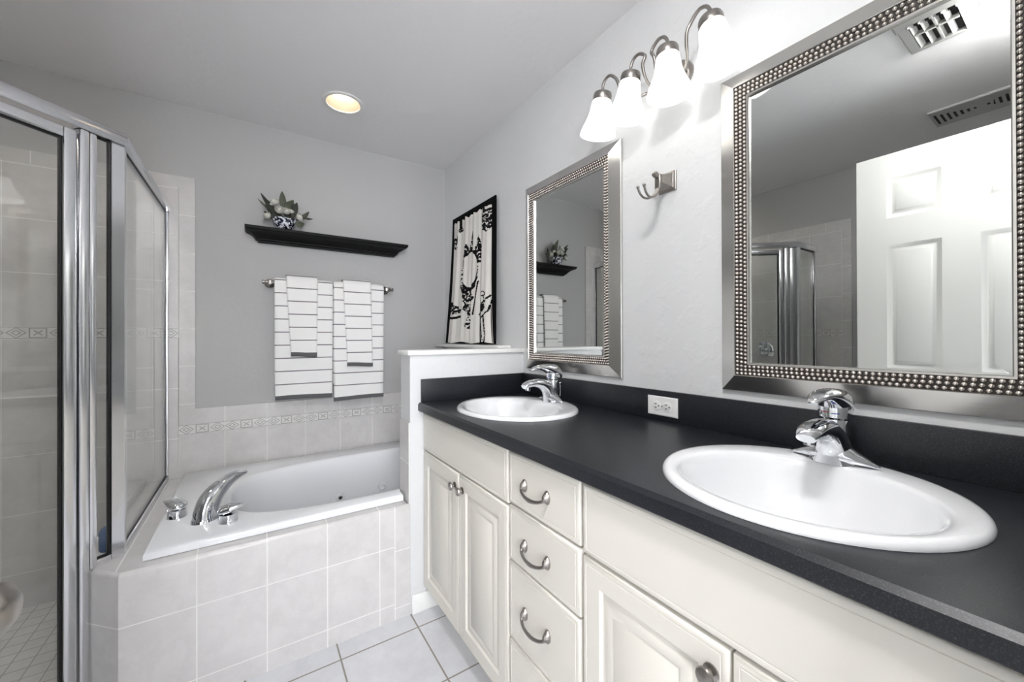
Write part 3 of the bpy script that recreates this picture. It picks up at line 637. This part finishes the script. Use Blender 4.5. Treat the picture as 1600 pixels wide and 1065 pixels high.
# ------------------------------------------------------------------ recessed downlight
rl = thing('recessed_downlight', 'round lit recessed downlight in the ceiling over the bathtub', 'ceiling light', (CAN[0], CAN[1], H))
bm = bmesh.new(); lathe(bm, [(.084, .002), (.102, -.0005), (.103, -.004), (.098, -.007), (.083, -.005), (.0825, .002)], (CAN[0], CAN[1], H), (0, 0, 1), 40); obj('trim_ring', bm, MT['white'], rl)
bm = bmesh.new(); lathe(bm, [(.0825, 0.0), (.078, .02), (.068, .06), (.06, .09)], (CAN[0], CAN[1], H), (0, 0, 1), 40, False, False); obj('reflector', bm, mat('warm_reflector', (190, 176, 158), .5), rl, flip=False)
bm = bmesh.new(); lathe(bm, [(.0595, .088), (.056, .078), (.035, .066), (.01, .062)], (CAN[0], CAN[1], H), (0, 0, 1), 40, True, True); obj('lamp', bm, MT['can'], rl)

fill_rl = dup(rl, (FILL_CAN[0], FILL_CAN[1], H), 'added recessed downlight over the shower, out of view, for fill light')  # second downlight, added out of view to brighten the shower
for ch in fill_rl.children:
    if ch.name.startswith('lamp'): ch.data = ch.data.copy(); ch.data.materials[0] = MT['fill_can']
# added fill: unseen flush dome just inside the doorway, brightens the whole room
dl = thing('added_fill_dome', 'added round glass dome on the ceiling inside the doorway, out of view, for fill light', 'ceiling light', (-1.1, .115, H))
bm = bmesh.new(); lathe(bm, [(.135, -.0006), (.135, -.014), (.127, -.02), (.10, -.02)], (-1.1, .115, H), (0, 0, 1), 40, True, False); obj('base_ring', bm, MT['white'], dl)
bm = bmesh.new(); lathe(bm, [(.12, -.0205), (.118, -.035), (.107, -.055), (.085, -.07), (.05, -.08), (.012, -.084)], (-1.1, .115, H), (0, 0, 1), 40, True, True); obj('glass_dome', bm, MT['dome'], dl)
bm = bmesh.new(); sphere(bm, (-1.1, .115, H - .088), .009, 12, 7); obj('finial', bm, MT['nickel'], dl)

# ------------------------------------------------------------------ wall shelf
sf = thing('wall_shelf', 'black crown moulding shelf on the grey back wall', 'shelf', (-.769, D, 1.79))
YF = D - .13
bm = bmesh.new()
rows = []
for o, z in ((0, 1.823), (0, 1.812), (.004, 1.810), (.006, 1.805), (.020, 1.800), (.036, 1.790), (.047, 1.778), (.052, 1.772), (.052, 1.767), (.062, 1.764), (.064, 1.756)):
    s = o / .064 * .062
    rows.append([(-1.219 + s, D - .0008, z), (-1.219 + s, YF + o * 1.45, z), (-.319 - s, YF + o * 1.45, z), (-.319 - s, D - .0008, z)])
bridge(bm, rows, True, False, True); obj('crown_moulding', bm, MT['blackwood'], sf, ang=25)
obj('board', box(-1.219, -.319, YF, D - .0008, 1.8232, 1.8262, bev=.001), MT['blackwood'], sf)

# ------------------------------------------------------------------ flower bowl
FX, FY, FZ = -1.03, D - .068, 1.8265
fb = thing('flower_bowl', 'blue and white china bowl of ivory roses on the black shelf', 'flower bowl', (FX, FY, FZ))
bm = bmesh.new(); lathe(bm, [(.028, .0005), (.032, .006), (.044, .016), (.056, .034), (.06, .05), (.062, .06), (.064, .066), (.06, .067), (.056, .055), (.03, .03)], (FX, FY, FZ), (0, 0, 1), 32, True, True); obj('bowl', bm, MT['china'], fb)
def rose(c, r, ax):
    bm = bmesh.new(); q = Vector((0, 0, 1)).rotation_difference(Vector(ax)).to_matrix(); c = Vector(c)
    sphere(bm, c, r * .5, 10, 6)
    for lay, (np_, rr, op) in enumerate(((3, .55, .2), (5, .8, .5), (6, 1.0, .95))):
        for k in range(np_):
            a0 = 2 * PI * (k + .5 * lay) / np_; rows = []
            for i in range(5):
                t = i / 4; row = []
                for j in range(5):
                    s = (j / 4 - .5) * 2 * PI / np_ * 1.35 * (1 - .35 * t * t)
                    ph = -.9 + t * (1.75 - op * .7); R = r * rr * (1 + .12 * op * t)
                    row.append(c + q @ Vector((R * math.cos(ph) * math.cos(a0 + s), R * math.cos(ph) * math.sin(a0 + s), R * math.sin(ph))))
                rows.append(row)
            bridge(bm, rows, False)
    return bm
ROSES = [(-.05, -.02, .158, .025, (-.3, -.5, .8)), (-.026, -.05, .108, .026, (0, -.8, .5)), (.008, -.05, .106, .022, (.2, -.8, .5)), (-.088, -.03, .072, .024, (-.7, -.5, .3)), (.08, -.03, .088, .025, (.7, -.5, .4)), (.034, -.01, .122, .02, (.3, -.3, .9)), (-.07, -.015, .145, .02, (-.5, -.4, .8))]
for dx, dy, dz, r, ax in ROSES: obj('rose', rose((FX + dx, FY + dy, FZ + dz), r * .88, ax), MT['petal'], fb, ang=60)
def leaf(a, b, w, bend=.01):
    bm = bmesh.new(); a, b = Vector(a), Vector(b); d = b - a; sd = d.cross(Vector((0, -1, .2))).normalized(); nn = d.cross(sd).normalized(); rows = []
    for i in range(9):
        t = i / 8; ww = w * math.sin(PI * min(t * .92 + .06, 1)) ** .8; c = a + d * t + nn * bend * math.sin(PI * t)
        rows.append([c - sd * ww + nn * ww * .35, c, c + sd * ww + nn * ww * .35])
    bridge(bm, rows, False); return bm
F0 = Vector((FX, FY, FZ))
for a, b, w, m in [((0, 0, .12), (-.012, -.02, .222), .018, 'leaf'), ((-.005, 0, .13), (.045, -.03, .18), .018, 'leaf'), ((.0, -.02, .11), (.02, -.04, .165), .018, 'leaf'), ((.0, -.02, .08), (.03, -.04, .10), .018, 'leaf2'), ((.01, 0, .08), (.02, -.02, .14), .016, 'leaf2'),
    ((-.02, -.01, .07), (-.115, -.03, .19), .013, 'leaf2'), ((-.03, -.03, .06), (-.07, -.05, .125), .02, 'leaf2'), ((-.03, -.03, .05), (-.1, -.04, .09), .012, 'leaf2'), ((-.05, 0, .1), (-.13, -.02, .16), .006, 'leaf'),
    ((.03, -.02, .07), (.062, -.04, .165), .02, 'leaf2'), ((.03, -.01, .08), (.046, -.02, .178), .01, 'leaf2'), ((-.04, -.02, .07), (-.09, -.05, .155), .02, 'leaf2'), ((-.03, -.03, .07), (-.08, -.05, .10), .02, 'leaf2'), ((.05, -.02, .06), (.12, -.05, .12), .01, 'leaf'), ((.09, -.03, .07), (.125, -.04, .125), .006, 'leaf2'),
    ((.09, -.03, .09), (.145, -.04, .085), .007, 'leaf2'), ((.05, -.03, .05), (.10, -.05, .045), .018, 'leaf'), ((.0, .02, .07), (-.06, .03, .15), .014, 'leaf'), ((.02, .02, .07), (.07, .03, .15), .014, 'leaf2'), ((-.03, -.02, .055), (.03, -.06, .06), .016, 'leaf2')]:
    obj('leaf', leaf(F0 + Vector(a), F0 + Vector(b), w), MT[m], fb, ang=60, flip=False)

# ------------------------------------------------------------------ towel bar and towels
TY, TZ = D - .072, 1.527
tb = thing('towel_bar', 'brushed nickel towel bar on the grey wall below the shelf', 'towel bar', (-.77, D, TZ))
bm = bmesh.new(); tube(bm, [(-1.115, TY, TZ), (-.425, TY, TZ)], .0085, 16, None, 1); obj('bar', bm, MT['nickel'], tb)
for x, s in ((-1.1, -1), (-.44, 1)):
    bm = bmesh.new(); lathe(bm, [(.027, .0008), (.027, .006), (.018, .012), (.010, .02), (.0095, .055), (.015, .06), (.0165, .072), (.015, .083), (.006, .086)], (x, D, TZ), (0, -1, 0), 22, True, True)
    lathe(bm, [(.012, .012), (.0125, .02), (.006, .023), (.006, .027), (.0115, .03), (.0115, .036), (.006, .039)], (x, TY, TZ), (s, 0, 0), 16, True, True); obj('wall_post', bm, MT['nickel'], tb, ang=50)
def towel(name, label, xt, xb, zb, rad, th, z0, group, seed, zback):
    zc = TZ + .001
    r = None; nx = 26; rnd = random.Random(seed); ph = rnd.uniform(0, 6)
    prof = []      # centre line (y, z), front bottom to back bottom, and its normal
    n1 = 16
    for i in range(n1): prof.append((TY - rad, zb + (zc - zb) * i / n1, (-1, 0)))
    for i in range(9): a = PI * i / 8; prof.append((TY - rad * math.cos(a), zc + rad * math.sin(a), (-math.cos(a), math.sin(a))))
    for i in range(1, 10): prof.append((TY + rad, zc - (zc - zback) * i / 9, (1, 0)))
    def surf(sgn, lo=0, hi=None):
        rows = []
        for j in range(nx + 1):
            u = j / nx; row = []
            for (y, z, nn) in prof[lo:hi]:
                k = max(0, min(1, (zc - z) / (zc - zb))); x = (xt[0] * (1 - k) + xb[0] * k) * (1 - u) + (xt[1] * (1 - k) + xb[1] * k) * u
                front = nn[0] < 0
                wv = (.0016 * math.sin(7 * u + ph) + .0008 * math.sin(17 * u + 2 * ph)) * k if front else 0
                edge = 1 - .75 * max(0, abs(u - .5) * 2 - .93) / .07
                zz = z + (.004 * math.sin(3 * u + ph) * k if front else 0)
                row.append((x, y + nn[0] * sgn * th / 2 * edge - (wv + .006 * k if front else 0), zz + nn[1] * sgn * th / 2 * edge))
            rows.append(row)
        return rows
    A, B = surf(1), surf(-1); rows = [a + b[::-1] for a, b in zip(A, B)]
    bm = bmesh.new(); bridge(bm, rows, True, True, True)
    o = obj(name, bm, towel_mat(name + '_striped_terry', z0), None, ang=60, loc=(0, 0, 0)); tag(o, label, 'towel', group)
    # grey hem at the bottom edge
    bm = bmesh.new(); hr = []
    for a, b in zip(A, B):
        f0, k0 = Vector(a[0]), Vector(b[0]); c = (f0 + k0) / 2; t = th / 2 + .0012
        hr.append([(c.x, c.y - t, c.z - .003), (c.x, c.y - t, c.z + .017), (c.x, c.y + t, c.z + .017), (c.x, c.y + t, c.z - .003), (c.x, c.y, c.z - .007)])
    bridge(bm, hr, True, True, True); h = obj('hem', bm, MT['hem'], o); h['label'] = 'dark grey hem'
    return o
towel('bath_towel', 'white grey-striped bath towel on the left half of the bar', (-1.079, -.776), (-1.077, -.782), .862, .021, .016, 1.467 - .0745 * .5, 'striped bath towels', 1, .95)
towel('bath_towel', 'white grey-striped bath towel on the right half of the bar', (-.771, -.471), (-.771, -.477), .833, .021, .016, 1.516 - .0745 * .5, 'striped bath towels', 2, .93)
towel('hand_towel', 'narrow striped hand towel over the left bath towel', (-1.023, -.861), (-1.001, -.867), 1.108, .042, .014, 1.495 - .0745 * .5, 'striped hand towels', 3, 1.3)
towel('hand_towel', 'narrow striped hand towel over the right bath towel', (-.72, -.555), (-.699, -.549), 1.039, .042, .014, 1.492 - .0745 * .5, 'striped hand towels', 4, 1.3)

# ------------------------------------------------------------------ curtain
cu = thing('window_curtain', 'black bordered ivory curtain with black toile print over the window', 'curtain', (-.03, 2.2, 1.17))
def lerp(a, b, t): return a + (b - a) * t
bm = bmesh.new(); NU, NV = 30, 24
def lining(u, v, off):
    y0 = lerp(2.50, 2.555, v ** 1.3); y1 = lerp(1.925, 1.885, v ** 1.6); x = lerp(-.018, -.05, v ** 1.5)
    return (x - off + .002 * math.sin(u * 40) * v, lerp(y0, y1, u), lerp(2.026, 1.172, v))
fr_, bk = [[lining(i / NU, j / NV, .004) for i in range(NU + 1)] for j in range(NV + 1)], [[lining(i / NU, j / NV, -.004) for i in range(NU + 1)] for j in range(NV + 1)]
bridge(bm, [a + b[::-1] for a, b in zip(fr_, bk)], True, True, True); obj('black_border', bm, MT['blackcloth'], cu, ang=60)
NU, NV = 150, 250
def pleat(u, v): return (.009 * math.sin(2 * PI * 4.2 * u + .6) + .004 * math.sin(2 * PI * 9 * u + 1.7 + v)) * (.55 + .6 * v)
def cloth_pt(u, v):
    y0 = lerp(2.455, 2.505, v ** 2); y1 = lerp(1.957, 1.90, v ** 3); x = lerp(-.036, -.067, v ** 1.5)
    zt = 1.98 + .004 * math.sin(2 * PI * 8.5 * u) + .003 * math.sin(37 * u)
    return (x + pleat(u, v), lerp(y0, y1, u), lerp(zt, 1.178 - .006 * math.sin(2 * PI * 2.1 * u), v))
def nz(x, y, f, o=0): return noise.noise(Vector((x * f + o, y * f * 3.2 + o, o)))
def seg(s, t, x0, y0, x1, y1, w):
    dx, dy = x1 - x0, (y1 - y0) * 3.3; px, py = s - x0, (t - y0) * 3.3; L = dx * dx + dy * dy; k = max(0, min(1, (px * dx + py * dy) / L))
    return math.hypot(px - k * dx, py - k * dy) < w
def ell(s, t, cx, cy, a, b): return math.hypot((s - cx) / a, (t - cy) / b)
def ink(s, t):
    s -= .010 * math.sin(9 * t)
    e = ell(s, t, .52, .43, .20, .145)
    if .94 < e < (1.16 if t > .5 else 1.05) and (t > .46 or t < .40 or abs(nz(s, t, 20)) < .18): return True
    if e <= .94: return False
    n = nz(s, t, 17); n2 = nz(s, t, 38, 3); n3 = nz(s, t, 60, 7)
    fine = n + .55 * n2 + .3 * n3
    # crown of leaves above the medallion
    if .13 < t < .40 and abs(s - .53) < .235:
        a = abs(s - .53)
        top = .275 - .15 * max(0, 1 - a / .055) - .085 * max(0, 1 - abs(s - .70) / .07) - .06 * max(0, 1 - abs(s - .40) / .09) + .02 * n2
        if t > top and fine > -.34 + (.25 if .12 < a < .15 and t < .27 else 0): return True
    # hanging lace under the medallion
    if .55 < t < .83:
        k = (t - .55) / .28; wdt = .185 * (1 - .75 * k) + .03 * math.sin(t * 70); cx = .47 + .06 * k
        if abs(s - cx) < wdt and fine > -.30 + .30 * k - (.12 if t < .63 else 0): return True
    if seg(s, t, .73, .54, .63, .78, .013): return True
    if ell(s, t, .50, .865, .085, .026) < 1 and fine > -.05: return True
    if seg(s, t, .56, .86, .54, .95, .009): return True
    # left edge motifs
    if s < .16 and .115 < t < .22 and fine > -.30 + (.34 if t > .18 else 0): return True
    if .19 < s < .25 and t < .07: return True
    if ell(s, t, .23, .08, .06, .022) < 1 and n2 > -.18: return True
    if s < .34 and .66 + .24 * max(0, s - .04) < t < .765 and fine > -.25: return True
    if s < .34 and .785 < t < .803: return True
    # right upper spray
    if .76 < s < 1.0 and .02 < t < .19 and fine > -.20 + .9 * max(0, abs(s - .89) - .09) and t < .19 - .3 * abs(s - .9): return True
    if .83 < s < .87 and t < .05: return True
    # vine beside the medallion
    if abs(s - .30) < .035 and .40 < t < .60 and fine > .10: return True
    # right lower scrolled leg
    for a in ((.75, .80, .80, .98, .017), (.80, .98, .81, 1., .015), (.86, .81, .89, .95, .017), (.89, .95, .87, 1., .014), (.80, .84, .84, .99, .007), (.73, .80, .86, .71, .018), (.86, .71, .99, .655, .016), (.80, .83, .94, .77, .014), (.94, .77, 1.0, .69, .014), (.87, .655, .90, .71, .010)):
        if seg(s, t, *a) and n2 > -.25: return True
    if .70 < ell(s, t, .86, .645, .05, .017) < 1.2: return True
    if .74 < s < .92 and .69 < t < .80 and abs(t - (.80 - (s - .74) * .55)) < .035 and fine > -.15: return True
    return False
bm = bmesh.new()
vs = [[bm.verts.new(cloth_pt(i / NU, j / NV)) for i in range(NU + 1)] for j in range(NV + 1)]
for j in range(NV):
    for i in range(NU):
        f = bm.faces.new((vs[j][i], vs[j][i + 1], vs[j + 1][i + 1], vs[j + 1][i]))
        f.material_index = 1 if ink((i + .5) / NU, (j + .5) / NV) else 0
r = bmesh.ops.extrude_face_region(bm, geom=list(bm.faces)); bmesh.ops.translate(bm, verts=[v for v in r['geom'] if isinstance(v, bmesh.types.BMVert)], vec=(.0015, 0, 0))
obj('printed_panel', bm, [MT['cloth'], MT['ink']], cu, ang=70)

# ------------------------------------------------------------------ open six-panel door beside the camera (seen in the mirror)
XD = -1.5; DY0, DY1, DZ0, DZ1 = -.03, .722, .012, 2.12
fd = lambda u, v, d: Vector((XD + d, u, v))
bm = bmesh.new(); bx(bm, XD - .036, XD - .0115, DY0, DY1, DZ0, DZ1)
ys = [DY0, .085, .306, .416, .604, DY1]; zs = [DZ0, .25, .82, 1.03, 1.665, 1.799, 1.997, DZ1]
ys = [DY0, .088, .300, .416, .606, DY1]
for i in range(5):
    for j in range(7):
        u0, u1, v0, v1 = ys[i], ys[i + 1], zs[j], zs[j + 1]
        if i in (1, 3) and j in (1, 3, 5): nested(bm, fd, u0, u1, v0, v1, [(0, 0), (.006, -.003), (.014, -.009), (.022, -.009), (.034, -.002), (.037, -.001)])
        else: bm.faces.new([bm.verts.new(fd(*p, 0)) for p in ((u0, v0), (u1, v0), (u1, v1), (u0, v1))])
dleaf = struct('door_1', bm, MT['door'], label='white six-panel door standing open, seen in the nearest mirror', cat='door', flip=False, loc=(XD, DY0, 0))
bm = bmesh.new(); kc = (XD, .662, .915)
lathe(bm, [(.032, 0.0005), (.032, .006), (.014, .012), (.012, .04), (.02, .048), (.03, .06), (.032, .075), (.028, .09), (.014, .1)], kc, (1, 0, 0), 26, True, True); dk = obj('door_knob', bm, MT['nickel'], dleaf, ang=60); dk['label'] = 'nickel door knob'

# ------------------------------------------------------------------ ceiling grilles (seen in the mirror)
ef = thing('exhaust_fan', 'square white exhaust fan grille on the ceiling, seen in the nearest mirror', 'exhaust fan', (-1.06, .37, H))
bm = bmesh.new()
ft = lambda u, v, d: Vector((u, v, H - d))
nested(bm, ft, -1.23, -.92, .262, .46, [(0, .0006), (0, .010), (.004, .014), (.034, .020), (.036, .008)], False); obj('grille_frame', bm, MT['grey_metal'], ef, ang=25)
obj('dark_opening', box(-1.194, -.956, .298, .424, H - .006, H - .0008), MT['grille_dark'], ef)
for k in range(4):
    y = .318 + .03 * k; bm = bmesh.new(); b2 = [(-1.19, y, H - .008), (-.96, y, H - .008), (-.96, y + .014, H - .021), (-1.19, y + .014, H - .021)]
    bridge(bm, [[Vector(p) for p in b2], [Vector(p) + Vector((0, .002, .002)) for p in b2]], True, True, True); obj('louver', bm, MT['grey_metal'], ef)
bm = bmesh.new(); bx(bm, -1.19, -.96, .355, .361, H - .022, H - .019); bx(bm, -1.08, -1.07, .3, .424, H - .022, H - .008); obj('crossbar', bm, MT['grey_metal'], ef)
ar = thing('air_register', 'long slotted white air register on the ceiling, seen in the nearest mirror', 'air register', (-2.06, .36, H))
bm = bmesh.new(); nested(bm, ft, -2.19, -1.945, .16, .54, [(0, .0006), (0, .008), (.004, .012), (.012, .013), (.02, .011)]); obj('face_plate', bm, MT['grey_metal'], ar, ang=25)
for k in range(15):
    y = .19 + k * .0232; c = abs(k - 7) / 7
    if c > .12: obj('slot', box(-2.068 - .075 * c, -2.068 + .07 * c, y, y + .010, H - .0125, H - .0112), MT['grille_dark'], ar)
